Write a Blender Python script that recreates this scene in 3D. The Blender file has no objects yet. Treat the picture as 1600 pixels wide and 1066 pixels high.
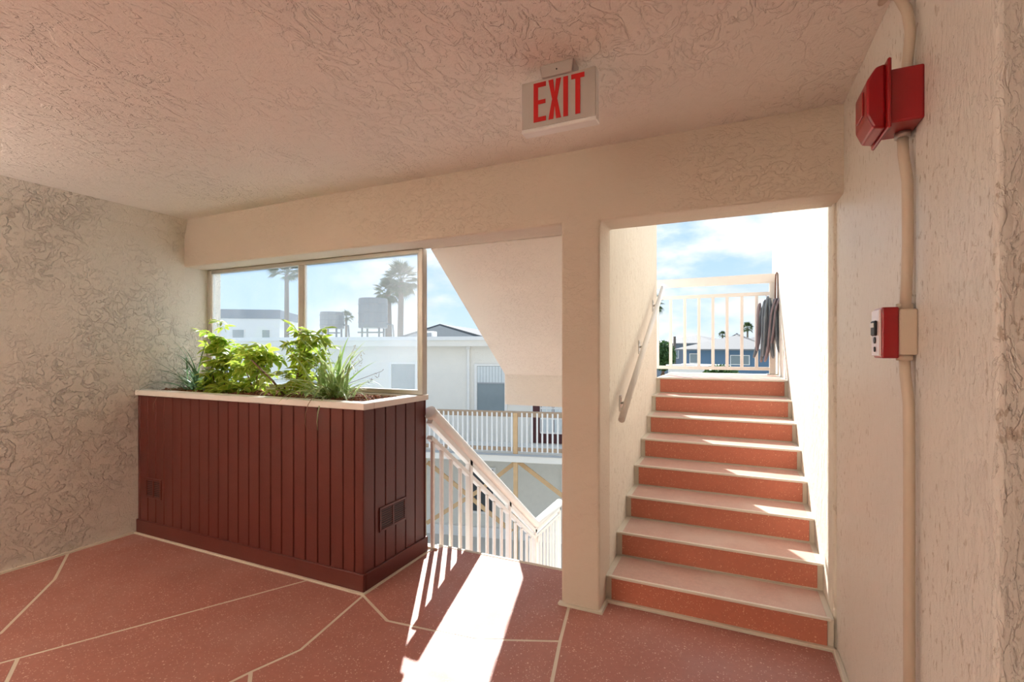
import bpy, bmesh, math, random
from mathutils import Vector, Matrix
random.seed(7)
S = bpy.context.scene
C = S.collection
PI = math.pi
R = math.radians

# ------------------------------------------------------------------ camera
F_PX, HORIZON, EYE = 752.0, 546.0, 1.5
YAW = math.atan(343 / 752)
cam_d = bpy.data.cameras.new('camera')
cam_d.sensor_width = 36
cam_d.lens = 36 * F_PX / 1600
cam_d.shift_y = (HORIZON - 533) / 1600
cam_d.clip_end = 1000
cam_d.clip_start = 0.02
cam = bpy.data.objects.new('camera', cam_d)
cam.location = (0, 0, EYE)
cam.rotation_euler = (PI / 2, 0, YAW)
C.objects.link(cam)
S.camera = cam

# ------------------------------------------------------------------ world
W = bpy.data.worlds.new('sky')
S.world = W
W.use_nodes = True
nt = W.node_tree
nt.nodes.clear()
def wn(t, **k):
    n = nt.nodes.new(t)
    for a, b in k.items():
        setattr(n, a, b)
    return n
tc = wn('ShaderNodeTexCoord')
sep = wn('ShaderNodeSeparateXYZ')
nt.links.new(tc.outputs['Generated'], sep.inputs[0])
grad = wn('ShaderNodeValToRGB')
grad.color_ramp.elements[0].position = 0.0
grad.color_ramp.elements[0].color = (0.46, 0.58, 0.68, 1)
grad.color_ramp.elements[1].position = 0.75
grad.color_ramp.elements[1].color = (0.16, 0.31, 0.56, 1)
e = grad.color_ramp.elements.new(0.22)
e.color = (0.30, 0.46, 0.63, 1)
nt.links.new(sep.outputs['Z'], grad.inputs[0])
mp = wn('ShaderNodeMapping')
mp.inputs['Scale'].default_value = (1.0, 1.0, 2.3)
mp.inputs['Location'].default_value = (0.35, 0.1, 0.12)
nt.links.new(tc.outputs['Generated'], mp.inputs[0])
cn = wn('ShaderNodeTexNoise')
cn.inputs['Scale'].default_value = 3.1
cn.inputs['Detail'].default_value = 7
cn.inputs['Roughness'].default_value = 0.55
nt.links.new(mp.outputs[0], cn.inputs['Vector'])
cm = wn('ShaderNodeMapRange', interpolation_type='SMOOTHSTEP')
cm.inputs['From Min'].default_value = 0.43
cm.inputs['From Max'].default_value = 0.60
nt.links.new(cn.outputs[0], cm.inputs[0])
cc = wn('ShaderNodeTexNoise')
cc.inputs['Scale'].default_value = 7
cc.inputs['Detail'].default_value = 5
nt.links.new(mp.outputs[0], cc.inputs['Vector'])
cr = wn('ShaderNodeValToRGB')
cr.color_ramp.elements[0].position = 0.35
cr.color_ramp.elements[0].color = (0.50, 0.56, 0.61, 1)
cr.color_ramp.elements[1].position = 0.62
cr.color_ramp.elements[1].color = (0.74, 0.75, 0.76, 1)
nt.links.new(cc.outputs[0], cr.inputs[0])
mx = wn('ShaderNodeMix', data_type='RGBA')
nt.links.new(cm.outputs[0], mx.inputs[0])
nt.links.new(grad.outputs[0], mx.inputs[6])
nt.links.new(cr.outputs[0], mx.inputs[7])
bg = wn('ShaderNodeBackground')
bg.inputs['Strength'].default_value = 1.0
nt.links.new(mx.outputs[2], bg.inputs[0])
wo = wn('ShaderNodeOutputWorld')
nt.links.new(bg.outputs[0], wo.inputs[0])

# ------------------------------------------------------------------ sun
sd = bpy.data.lights.new('sun', 'SUN')
sd.energy = 6.4
sd.angle = R(0.55)
sd.color = (1.0, 0.97, 0.92)
sun = bpy.data.objects.new('sun', sd)
to_sun = Vector((-0.497, 0.868, 0.83)).normalized()
sun.rotation_euler = to_sun.to_track_quat('Z', 'Y').to_euler()
sun.location = (-8, 12, 14)
C.objects.link(sun)

S.view_settings.view_transform = 'Standard'
S.view_settings.look = 'None'
S.view_settings.gamma = 1
S.view_settings.use_curve_mapping = False
S.view_settings.exposure = 0.75
FILL_W = 72.0      # each of the added fill lamps behind the camera

# ------------------------------------------------------------------ materials
MATS = {}
class NT:
    def __init__(self, name):
        self.m = bpy.data.materials.new(name)
        self.m.use_nodes = True
        self.t = self.m.node_tree
        self.b = self.t.nodes['Principled BSDF']
        self.out = self.t.nodes['Material Output']
    def n(self, t, **k):
        n = self.t.nodes.new(t)
        for a, b in k.items():
            setattr(n, a, b)
        return n
    def l(self, a, b):
        self.t.links.new(a, b)
    def coord(self, scale=(1, 1, 1), rot=(0, 0, 0)):
        tc = self.n('ShaderNodeTexCoord')
        mp = self.n('ShaderNodeMapping')
        mp.inputs['Scale'].default_value = scale
        mp.inputs['Rotation'].default_value = rot
        self.l(tc.outputs['Object'], mp.inputs[0])
        return mp.outputs[0]
    def noise(self, v, scale, detail=3, rough=.5, dist=0.0):
        n = self.n('ShaderNodeTexNoise')
        n.inputs['Scale'].default_value = scale
        n.inputs['Detail'].default_value = detail
        n.inputs['Roughness'].default_value = rough
        n.inputs['Distortion'].default_value = dist
        self.l(v, n.inputs['Vector'])
        return n.outputs[0]
    def step(self, v, a, b, lo=0.0, hi=1.0):
        n = self.n('ShaderNodeMapRange', interpolation_type='SMOOTHSTEP')
        n.inputs['From Min'].default_value = a
        n.inputs['From Max'].default_value = b
        n.inputs['To Min'].default_value = lo
        n.inputs['To Max'].default_value = hi
        self.l(v, n.inputs[0])
        return n.outputs[0]
    def math(self, op, a, b):
        n = self.n('ShaderNodeMath', operation=op)
        for i, x in enumerate((a, b)):
            if isinstance(x, (int, float)):
                n.inputs[i].default_value = x
            else:
                self.l(x, n.inputs[i])
        return n.outputs[0]
    def mix(self, f, a, b):
        n = self.n('ShaderNodeMix', data_type='RGBA')
        for i, x in ((0, f), (6, a), (7, b)):
            if isinstance(x, (int, float)):
                n.inputs[i].default_value = x
            elif isinstance(x, tuple):
                n.inputs[i].default_value = x if len(x) == 4 else (*x, 1)
            else:
                self.l(x, n.inputs[i])
        return n.outputs[2]
    def bump(self, h, strength=.5, dist=.01):
        n = self.n('ShaderNodeBump')
        n.inputs['Strength'].default_value = strength
        n.inputs['Distance'].default_value = dist
        self.l(h, n.inputs['Height'])
        self.l(n.outputs[0], self.b.inputs['Normal'])
    def col(self, c):
        if isinstance(c, tuple):
            self.b.inputs['Base Color'].default_value = (*c[:3], 1)
        else:
            self.l(c, self.b.inputs['Base Color'])
    def rough(self, r):
        if isinstance(r, (int, float)):
            self.b.inputs['Roughness'].default_value = r
        else:
            self.l(r, self.b.inputs['Roughness'])

def plain(name, col, rough=.5, metal=0.0, var=.06, scale=9.0, bump=0.0, bscale=60):
    t = NT(name)
    v = t.coord()
    n = t.noise(v, scale, 4)
    t.col(t.mix(n, tuple(c * (1 - var) for c in col), tuple(min(1, c * (1 + var)) for c in col)))
    t.rough(rough)
    t.b.inputs['Metallic'].default_value = metal
    if bump:
        t.bump(t.noise(v, bscale, 3), bump, .004)
    MATS[name] = t.m
    return t.m

def stucco(name, col, stretch=(1, 1, 1), scale=13, amt=.9, dirt=0.0, rough=.75, spec=.3, cover=.5, dist=.011):
    t = NT(name)
    v = t.coord(stretch)
    n1 = t.noise(v, scale, 4, .55, 1.1)
    plate = t.step(n1, .50, .545)
    n1b = t.noise(v, scale * 2.3, 3, .6, .8)
    plate2 = t.step(n1b, .54, .60)
    mask = t.step(t.noise(v, 1.7, 2), cover - .17, cover + .12, .15, 1.0)
    fine = t.noise(v, 95, 3, .65)
    h = t.math('ADD', t.math('MULTIPLY', t.math('ADD', plate, t.math('MULTIPLY', plate2, .5)), mask), t.math('MULTIPLY', fine, .42))
    t.bump(h, amt, dist)
    c = t.mix(t.noise(v, 2.2, 3), tuple(k * .955 for k in col), tuple(min(1, k * 1.03) for k in col))
    if dirt:
        d1 = t.noise(t.coord((1, 1, .45)), 52, 4, .6, .3)
        d2 = t.noise(t.coord((1, 1, .5)), 2.6, 3)
        f = t.math('MULTIPLY', t.step(d1, .58, .66), t.step(d2, .38, .60))
        c = t.mix(t.math('MULTIPLY', f, dirt), c, (.36, .25, .15))
    t.col(c)
    t.rough(rough)
    t.b.inputs['Specular IOR Level'].default_value = spec
    MATS[name] = t.m
    return t.m

def terrazzo(name, col, fleck, rough=.42, dirt=(.5, .36, .33), dirt_amt=.35, fleck_amt=.75):
    t = NT(name)
    v = t.coord()
    vo = t.n('ShaderNodeTexVoronoi')
    vo.inputs['Scale'].default_value = 150
    t.l(v, vo.inputs['Vector'])
    sepc = t.n('ShaderNodeSeparateColor')
    t.l(vo.outputs['Color'], sepc.inputs[0])
    chosen = t.step(sepc.outputs[0], .86, .90)
    small = t.step(vo.outputs['Distance'], .30, .42, 1.0, 0.0)
    f = t.math('MULTIPLY', chosen, small)
    vo2 = t.n('ShaderNodeTexVoronoi')
    vo2.inputs['Scale'].default_value = 70
    t.l(v, vo2.inputs['Vector'])
    sep2 = t.n('ShaderNodeSeparateColor')
    t.l(vo2.outputs['Color'], sep2.inputs[0])
    f2 = t.math('MULTIPLY', t.step(sep2.outputs[0], .93, .95), t.step(vo2.outputs['Distance'], .24, .34, 1.0, 0.0))
    f = t.math('MAXIMUM', f, f2)
    tone = t.noise(v, 40, 3)
    base = t.mix(tone, tuple(c * .86 for c in col), tuple(c * 1.12 for c in col))
    wear = t.step(t.noise(v, 1.9, 4, .6), .42, .72, 0.0, dirt_amt)
    base = t.mix(wear, base, dirt)
    t.col(t.mix(t.math('MULTIPLY', f, fleck_amt), base, fleck))
    t.rough(t.step(t.noise(v, 3.5, 4), .3, .7, rough - .08, rough + .1))
    t.bump(t.noise(v, 120, 2), .12, .003)
    t.b.inputs['Specular IOR Level'].default_value = .32
    MATS[name] = t.m
    return t.m

CREAM = (.86, .80, .70)
stucco('stucco_wall', CREAM, (1, 1, 1), 9, 1.0, cover=.48, dist=.017)
stucco('stucco_ceiling', (.90, .84, .765), (1.0, .62, 1), 10, .75, cover=.48)
stucco('stucco_beam_shaded', (.72, .62, .51), (.8, 1, 1.2), 14, .45, cover=.6)  # cream plaster darkened to tan: shade on beam and pillar put into the colour
stucco('stucco_right', (.86, .81, .74), (1, 1, .32), 32, .55, dirt=.55, rough=.42, spec=.5)
stucco('stucco_stair', (.82, .76, .66), (1, 1, .22), 20, .6, dirt=.35)
stucco('stucco_soffit', (.87, .825, .745), (1, 1, 1), 17, .45)
stucco('stucco_far', (.82, .79, .72), (1, 1, 1), 10, .3)
terrazzo('terrazzo_floor', (.41, .165, .128), (.82, .60, .48), .46, dirt=(.45, .23, .195), dirt_amt=.5)
terrazzo('terrazzo_riser', (.56, .185, .115), (.85, .50, .33), .55, dirt=(.52, .20, .13), dirt_amt=.4)
terrazzo('terrazzo_tread', (.62, .39, .32), (.82, .66, .55), .38, dirt=(.70, .53, .45), dirt_amt=.7, fleck_amt=.35)  # pale tone carries sky sheen on the treads as well as dirt
plain('joint', (.70, .60, .48), .6)
plain('nosing', (.80, .72, .62), .45, bump=.2)
plain('stair_cream', (.70, .63, .52), .6, bump=.2)
plain('red_board', (.115, .022, .016), .42, var=.14, scale=6, bump=.12, bscale=90)
plain('red_dark', (.05, .010, .008), .7)
plain('rim_white', (.86, .80, .74), .4, bump=.08)
plain('white_paint', (.84, .83, .80), .32, bump=.05)
plain('cream_paint', (.82, .76, .69), .35, bump=.08)
plain('aluminium', (.56, .53, .48), .42, .55, var=.12)
plain('bracket_steel', (.55, .52, .48), .35, .8)
plain('soil', (.055, .028, .016), .95, var=.4, scale=30, bump=1.0)
plain('mulch', (.26, .10, .045), .9, var=.55, scale=18)
plain('stem_brown', (.18, .10, .055), .8, var=.3, scale=20)
plain('straw', (.52, .40, .24), .8, var=.2, scale=20)
plain('sign_shaded', (.52, .47, .43), .4)  # white sign parts with the shade on their front put into the grey
plain('sign_white', (.90, .89, .86), .35)
plain('sign_red', (.58, .008, .008), .4)
plain('alarm_red', (.30, .005, .009), .30, var=.05)
plain('alarm_clear', (.85, .70, .70), .2)
plain('black', (.012, .012, .014), .5)
plain('conduit', (.66, .54, .42), .5, bump=.1)
plain('hose_grey', (.16, .19, .22), .45, var=.25, scale=14)
plain('hose_mauve', (.25, .20, .22), .5, var=.25, scale=14)
plain('strap', (.22, .11, .08), .8, var=.4, scale=60)
plain('wood', (.64, .42, .22), .7, var=.2, scale=7)
plain('wood_old', (.42, .30, .20), .8, var=.25, scale=9)
plain('far_white', (.80, .79, .76), .5)
plain('far_grey', (.36, .38, .40), .7)
plain('far_dark', (.05, .06, .065), .35)
plain('far_window', (.22, .27, .29), .25)
plain('blind', (.66, .70, .70), .6)
plain('door_maroon', (.085, .02, .022), .5)
plain('far_roof', (.11, .12, .13), .85, bump=.3)
plain('roof_light', (.22, .22, .22), .8)
plain('blue_wall', (.10, .18, .28), .7)
plain('slate_wall', (.16, .20, .25), .8)
plain('tank', (.16, .18, .19), .6)
plain('palm_trunk', (.20, .16, .12), .9, var=.3, scale=8, bump=.6, bscale=20)
plain('concrete', (.62, .60, .56), .85, var=.1, scale=1.2, bump=.2)
plain('ground', (.42, .42, .38), .9, var=.15, scale=.4)
plain('lower_wall', (.72, .70, .63), .8)

def leaf_mat(name, attr=None, col=(.1, .25, .04), trans=.45, rough=.4):
    t = NT(name)
    if attr:
        a = t.n('ShaderNodeVertexColor', layer_name=attr)
        c = a.outputs[0]
    else:
        c = t.mix(t.noise(t.coord(), 6, 3), tuple(k * .75 for k in col), tuple(min(1, k * 1.25) for k in col))
    t.col(c)
    t.rough(rough)
    tr = t.n('ShaderNodeBsdfTranslucent')
    t.l(c, tr.inputs[0])
    ms = t.n('ShaderNodeMixShader')
    ms.inputs[0].default_value = trans
    t.l(t.b.outputs[0], ms.inputs[1])
    t.l(tr.outputs[0], ms.inputs[2])
    t.l(ms.outputs[0], t.out.inputs[0])
    MATS[name] = t.m
leaf_mat('leaf', 'tint', trans=.6)
leaf_mat('blade', 'tint', trans=.4)
leaf_mat('palm_leaf', None, (.075, .12, .045), .25, .55)
leaf_mat('hedge_leaf', None, (.06, .13, .03), .25, .5)

def glass_mat():
    t = NT('hazy_glass')
    v = t.coord((1, 1, .6))
    f = t.step(t.noise(v, 1.6, 5, .6), .3, .75, .07, .16)
    tp = t.n('ShaderNodeBsdfTransparent')
    tp.inputs[0].default_value = (.93, .97, 1.0, 1)
    tl = t.n('ShaderNodeBsdfTranslucent')
    tl.inputs[0].default_value = (.80, .86, .92, 1)
    df = t.n('ShaderNodeBsdfDiffuse')
    df.inputs[0].default_value = (.80, .86, .92, 1)
    film = t.n('ShaderNodeMixShader')
    film.inputs[0].default_value = .4
    t.l(tl.outputs[0], film.inputs[1])
    t.l(df.outputs[0], film.inputs[2])
    m1 = t.n('ShaderNodeMixShader')
    t.l(f, m1.inputs[0])
    t.l(tp.outputs[0], m1.inputs[1])
    t.l(film.outputs[0], m1.inputs[2])
    gl = t.n('ShaderNodeBsdfGlossy')
    gl.inputs['Roughness'].default_value = .08
    m2 = t.n('ShaderNodeMixShader')
    m2.inputs[0].default_value = .04
    t.l(m1.outputs[0], m2.inputs[1])
    t.l(gl.outputs[0], m2.inputs[2])
    t.l(m2.outputs[0], t.out.inputs[0])
    MATS['hazy_glass'] = t.m
glass_mat()

# ------------------------------------------------------------------ mesh helpers
def box(bm, x0, x1, y0, y1, z0, z1, bev=0.0, seg=1):
    b = bmesh.new()
    vs = [b.verts.new(p) for p in ((x0, y0, z0), (x1, y0, z0), (x1, y1, z0), (x0, y1, z0), (x0, y0, z1), (x1, y0, z1), (x1, y1, z1), (x0, y1, z1))]
    for f in ((3, 2, 1, 0), (4, 5, 6, 7), (0, 1, 5, 4), (1, 2, 6, 5), (2, 3, 7, 6), (3, 0, 4, 7)):
        b.faces.new([vs[i] for i in f])
    if bev:
        bmesh.ops.bevel(b, geom=b.edges[:], offset=bev, segments=seg, profile=.5, affect='EDGES')
    merge(bm, b)
    return bm
def merge(bm, b, M=None):
    if M is not None:
        bmesh.ops.transform(b, matrix=M, verts=b.verts[:])
    b.verts.index_update()
    mp = [bm.verts.new(v.co) for v in b.verts]
    for f in b.faces:
        try:
            nf = bm.faces.new([mp[v.index] for v in f.verts])
            nf.smooth = f.smooth
        except ValueError:
            pass
    b.free()
def prism(bm, pts, axis, a, b_, bev=0.0, seg=2):
    """polygon pts (2D) extruded along axis 'x','y','z' from a to b_"""
    def P(p, t):
        return {'x': (t, p[0], p[1]), 'y': (p[0], t, p[1]), 'z': (p[0], p[1], t)}[axis]
    b = bmesh.new()
    lo = [b.verts.new(P(p, a)) for p in pts]
    hi = [b.verts.new(P(p, b_)) for p in pts]
    b.faces.new(lo)
    b.faces.new(hi[::-1])
    n = len(pts)
    for i in range(n):
        j = (i + 1) % n
        b.faces.new((lo[j], lo[i], hi[i], hi[j]))
    bmesh.ops.recalc_face_normals(b, faces=b.faces[:])
    if bev:
        bmesh.ops.bevel(b, geom=b.edges[:], offset=bev, segments=seg, profile=.5, affect='EDGES')
    merge(bm, b)
    return bm
def tube(bm, pts, r, n=10, cap=True, flat=1.0):
    pts = [Vector(p) for p in pts]
    rs = r if isinstance(r, (list, tuple)) else [r] * len(pts)
    rings = []
    up = None
    for i, p in enumerate(pts):
        d = (pts[min(i + 1, len(pts) - 1)] - pts[max(i - 1, 0)])
        if d.length < 1e-9:
            d = Vector((0, 0, 1))
        d.normalize()
        if up is None:
            up = Vector((0, 0, 1)) if abs(d.z) < .9 else Vector((1, 0, 0))
        s = d.cross(up)
        if s.length < 1e-6:
            s = d.orthogonal()
        s.normalize()
        u = s.cross(d).normalized()
        up = u
        rings.append([bm.verts.new(p + (s * math.cos(2 * PI * k / n) + u * math.sin(2 * PI * k / n) * flat) * rs[i]) for k in range(n)])
    for a, b in zip(rings, rings[1:]):
        for k in range(n):
            f = bm.faces.new((a[k], a[(k + 1) % n], b[(k + 1) % n], b[k]))
            f.smooth = True
    if cap:
        bm.faces.new(rings[0][::-1])
        bm.faces.new(rings[-1])
    return bm
def bar(bm, p0, p1, w, h, up=(0, 0, 1), bev=0.0):
    """rectangular bar p0->p1, w across, h along up"""
    p0, p1 = Vector(p0), Vector(p1)
    d = p1 - p0
    L = d.length
    d.normalize()
    s = d.cross(Vector(up)).normalized()
    u = s.cross(d).normalized()
    b = bmesh.new()
    box(b, -w / 2, w / 2, 0, L, -h / 2, h / 2, bev)
    M = Matrix((( s.x, d.x, u.x, p0.x), (s.y, d.y, u.y, p0.y), (s.z, d.z, u.z, p0.z), (0, 0, 0, 1)))
    merge(bm, b, M)
    return bm
def B():
    return bmesh.new()
def obj(name, bm, mat, parent=None, smooth=False, loc=None):
    me = bpy.data.meshes.new(name)
    if isinstance(bm, bmesh.types.BMesh):
        bmesh.ops.recalc_face_normals(bm, faces=bm.faces[:]) if not bm.loops.layers.color else None
        bm.to_mesh(me)
        bm.free()
    else:
        me = bm
    if not me.materials:
        me.materials.append(MATS[mat])
    o = bpy.data.objects.new(name, me)
    if smooth:
        for p in me.polygons:
            p.use_smooth = True
    C.objects.link(o)
    if parent is not None:
        o.parent = parent
    if loc is not None:
        o.location = loc
    return o
def struct(name, bm, mat, label=None):
    o = obj(name, bm, mat)
    o['kind'] = 'structure'
    if label:
        o['label'] = label
    return o
def tag(o, label, cat, group=None):
    o['label'] = label
    o['category'] = cat
    if group:
        o['group'] = group
    return o
def thing(name, label, cat, loc=(0, 0, 0), rz=0.0, group=None):
    o = bpy.data.objects.new(name, None)
    o.empty_display_size = .1
    o.location = loc
    o.rotation_euler = (0, 0, rz)
    C.objects.link(o)
    return tag(o, label, cat, group)
def link_copy(src, parent, M):
    c = src.copy()
    C.objects.link(c)
    c.parent = parent
    c.matrix_local = M
    return c
fx, fy = -math.sin(YAW), math.cos(YAW)
rx, ry = math.cos(YAW), math.sin(YAW)
def far_at(u, v, d):
    a = (u - 800) / F_PX
    return Vector((d * (fx + a * rx), d * (fy + a * ry), EYE - (v - HORIZON) / F_PX * d))

# ================================================================== SETTING
XL, XR = -4.45, .48
CEIL = 2.655
YB = 2.70            # inner face of the beam
BEAM = 2.235
# floor slab under the terrazzo panels: shows in the joints
bm = B()
box(bm, -4.7, -.80, -3.2, 3.12, -.25, -.0015)
box(bm, -.80, 3.6, -3.2, 2.9, -.25, -.0015)
floor = struct('floor', bm, 'joint', 'cream joints and slab under the salmon terrazzo panels')

def inset(poly, d):
    n = len(poly)
    area = sum(poly[i][0] * poly[(i + 1) % n][1] - poly[(i + 1) % n][0] * poly[i][1] for i in range(n))
    if area < 0:
        poly = poly[::-1]
    out = []
    for i in range(n):
        p0, p1, p2 = Vector(poly[i - 1]), Vector(poly[i]), Vector(poly[(i + 1) % n])
        d1, d2 = (p1 - p0).normalized(), (p2 - p1).normalized()
        n1, n2 = Vector((-d1.y, d1.x)), Vector((-d2.y, d2.x))
        k = 1 + n1.dot(n2)
        out.append(p1 + (n1 + n2) * (d / max(k, .25)))
    return [(p.x, p.y) for p in out]
M_ = (-3.36, .76)
A0, A1, A2 = (-4.43, 1.86), (-4.02, 1.62), (-3.51, 1.19)
Bc, B1 = (-3.152, 1.13), (-2.506, 2.292)
C2, C3 = (-2.974, 1.028), (-2.3, .68)
D0, D1, De, D2, D3 = (-2.043, 2.292), (-1.958, 1.75), (-2.034, 1.532), (-2.055, 1.447), (-2.2, 1.05)
E1, E2 = (-1.976, 1.483), (-1.40, 1.05)
F1, F2, F3 = (-1.732, 2.134), (-1.214, 2.183), (-.802, 2.353)
G0, G2, G3 = (-.862, 2.688), (-.737, 2.048), (-.60, 1.35)
polys = [
    [A0, A1, A2, M_, (-3.6, .3), (-4.44, .3)],
    [(-4.43, 2.292), A0, A1, A2, M_, Bc, B1],
    [B1, Bc, C2, C3, D3, D2, De, D1, D0],
    [Bc, M_, (-3.6, .3), (-2.3, .3), C3, C2],
    [De, D2, D3, C3, (-2.3, .3), (-1.5, .3), E2, E1],
    [D0, F1, F2, F3, G2, G3, E2, E1, De, D1],
    [D0, (-2.043, 3.0), (-2.0, 3.112), (-.915, 3.112), (-.915, 2.688), G0, F3, F2, F1],
    [G0, (-.672, 2.688), (-.672, 2.832), (.462, 2.832), (.462, .3), (-.52, .3), G3, G2, F3],
    [(-1.5, .3), (-.52, .3), G3, E2],
    [(-4.44, .3), (-4.44, -3.15), (3.5, -3.15), (3.5, .3)],
    [(.462, .3), (3.5, .3), (3.5, 1.262), (.462, 1.262)],
]
for p in polys:
    bm = B()
    prism(bm, inset(p, .009), 'z', -.03, 0.0)
    obj('terrazzo_panel', bm, 'terrazzo_floor', floor)

# ceiling, walls, beam and pillar
bm = B()
box(bm, -4.7, 3.6, -3.2, 2.72, CEIL, CEIL + .25)
struct('ceiling', bm, 'stucco_ceiling')
bm = B()
box(bm, XL - .22, XL, -3.2, 3.04, -.25, CEIL + .1, .012, 2)
struct('wall_left', bm, 'stucco_wall')
bm = B()   # plaster band leaning in under the ceiling along the left wall
prism(bm, [(XL - .01, CEIL - .135), (XL + .006, CEIL - .13), (XL + .045, CEIL + .01), (XL - .01, CEIL + .01)], 'y', -3.1, YB + .01)
struct('trim_1', bm, 'stucco_wall')
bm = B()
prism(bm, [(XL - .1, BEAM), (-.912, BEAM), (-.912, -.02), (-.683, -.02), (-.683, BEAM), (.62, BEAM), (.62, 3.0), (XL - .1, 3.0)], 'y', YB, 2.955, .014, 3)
struct('wall_front', bm, 'stucco_beam_shaded')
bm = B()
box(bm, XR, .74, 1.756, 2.90, -.25, CEIL + .1, .008, 2)
struct('wall_right', bm, 'stucco_right')
bm = B()
box(bm, XR + .001, 3.6, 1.277, 1.748, -.25, CEIL + .1, .012, 3)
struct('wall_right_end', bm, 'stucco_right')
bm = B()
box(bm, .60, .73, 1.70, 1.80, -.2, CEIL)
struct('trim_2', bm, 'black')
bm = B()
box(bm, .466, .74, 2.875, 6.90, -1.8, 4.2, .014, 3)
struct('wall_stair_right', bm, 'stucco_stair')
bm = B()
box(bm, -.908, -.687, 2.958, 5.045, -1.8, 5.4, .014, 3)
struct('wall_stair_left', bm, 'stucco_stair')
bm = B()   # wall behind the camera; 
box(bm, -4.6, 3.6, -3.2, -3.05, 0, CEIL + .1)
struct('wall_back', bm, 'stucco_wall')
bm = B()
box(bm, 3.5, 3.7, -3.2, 1.74, 0, CEIL + .1)
struct('wall_corridor_end', bm, 'stucco_wall')
# cream borders at the foot of planter, stairs and walls
bm = B()
box(bm, XL, XL + .016, -3.1, 2.29, -.01, .012, .004)
struct('baseboard_left', bm, 'joint')
bm = B()
box(bm, -.683, .47, 2.826, 2.86, -.01, .014, .004)
struct('baseboard_stairs', bm, 'stair_cream')
bm = B()
box(bm, .458, XR, 1.30, 2.83, -.01, .014, .004)
struct('baseboard_right', bm, 'stair_cream')
bm = B()
prism(bm, [(-.93, 2.685), (-.668, 2.685), (-.668, 2.84), (-.70, 2.84), (-.70, 2.72), (-.93, 2.72)], 'z', -.01, .012, .003, 1)
struct('trim_3', bm, 'stair_cream')
bm = B()
box(bm, -2.06, -.912, 3.106, 3.135, -.06, .003, .006, 2)
struct('trim_4', bm, 'joint')

# ground far below
bm = B()
box(bm, -160, 160, 3.5, 260, -3.9, -3.75)
struct('floor_ground', bm, 'ground', 'grey open ground below between the buildings')
bm = B()
box(bm, -14, 8, 3.3, 13.4, -3.76, -3.72, .01)
struct('floor_courtyard', bm, 'concrete', 'pale concrete courtyard below the stair railing')

# ================================================================== STAIRS
RISE, RUN, Y0 = .152, .3075, 2.845
st = thing('staircase', 'salmon terrazzo staircase with cream nosings climbing through the right opening', 'staircase', (0, 0, 0))
for k in range(1, 9):
    y, z = Y0 + RUN * (k - 1), RISE * k
    y1 = y + RUN + .04 if k < 8 else 6.25
    bm = B()
    prism(bm, [(y + .012, z - RISE - .03), (y + .012, z - .016), (y, z - .012), (y, z - .004), (y + .004, z), (y1, z), (y1, z - RISE - .03)], 'x', -.686, .465)
    s = obj('step', bm, 'stair_cream', st)
    bm = B()
    box(bm, -.650, .437, y + .004, y + .03, z - RISE + .010, z - .013, .002)
    obj('riser_panel', bm, 'terrazzo_riser', s)
    bm = B()
    yt = y + RUN - .012 if k < 8 else 6.0
    box(bm, -.650, .437, y + .0155, yt, z - .02, z + .0025, .002)
    obj('tread_panel', bm, 'terrazzo_tread', s)
    bm = B()
    box(bm, -.665, .452, y - .003, y + .015, z - .011, z + .0035, .0030, 2)
    obj('nosing', bm, 'nosing', s)

# flight above the left opening (its sloping plaster underside)
pts = [(4.22, .966), (6.25, .966), (6.25, 1.216)]
yy, zz = 5.08, 1.216
pts.append((yy, zz))
for k in range(9):
    zz += .182
    pts.append((yy, zz))
    yy -= .2367
    pts.append((yy, zz))
pts[-1] = (2.958, zz)
pts += [(2.958, 2.232), (4.22, 1.258)]
us = thing('upper_staircase', 'cream plastered underside of the stair flight sloping above the left opening', 'staircase')
bm = B()
prism(bm, pts, 'x', -2.0, -.910)
obj('flight_slab', bm, 'stucco_soffit', us)

# flight going down
ls = thing('lower_staircase', 'stair flight going down behind the floor edge beside the white railing', 'staircase')
pts = []
yy, zz = 3.13, -.03
for k in range(9):
    bm = B()
    box(bm, -1.995, -.91, yy, yy + .24, zz - .40, zz - .165, .006)
    obj('step', bm, 'terrazzo_tread', ls)
    yy += .219
    zz -= .165
bm = B()
box(bm, -1.995, -.69, yy, 6.25, -1.75, -1.50, .006)
obj('landing', bm, 'stair_cream', ls)
bm = B()   # sloping kerb that carries the balusters
prism(bm, [(3.03, .017), (5.06, -1.465), (6.1, -1.465), (6.1, -1.75), (5.0, -1.75), (3.14, -.35), (3.14, -.10), (3.03, -.02)], 'x', -2.085, -2.0)
obj('kerb', bm, 'stair_cream', ls)

# white railing of the flight going down
XRL = -2.045
SL = -.733
rl = thing('stair_railing', 'white metal stair railing sloping down beside the planter', 'railing', (XRL, 2.95, .07))
def rel(bm):
    bmesh.ops.translate(bm, vec=(-XRL, -2.95, -.07), verts=bm.verts[:])
    return bm
YT, YE = 5.10, 5.98
def rail_line(off):
    return [(XRL, 3.006, 1.035 + off), (XRL, 3.04, 1.01 + off), (XRL, YT - .03, -.505 + off + .04), (XRL, YT + .04, -.505 + off), (XRL, YE, -.505 + off)]
bm = B(); tube(bm, rail_line(0), .05, 14); obj('handrail', rel(bm), 'white_paint', rl)
bm = B()
bar(bm, (XRL, 3.006, .964), (XRL, YT, -.575), .05, .035); obj('top_rail', rel(bm), 'white_paint', rl)
bm = B(); bar(bm, (XRL, YT, -.57), (XRL, YE, -.57), .05, .035); obj('top_rail', rel(bm), 'white_paint', rl)
bm = B(); bar(bm, (XRL, 3.006, .844), (XRL, YT + .05, -.69), .045, .03); obj('lower_rail', rel(bm), 'white_paint', rl)
bm = B(); bar(bm, (XRL, YT, -.64), (XRL, YE, -.64), .045, .03); obj('lower_rail', rel(bm), 'white_paint', rl)
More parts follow.
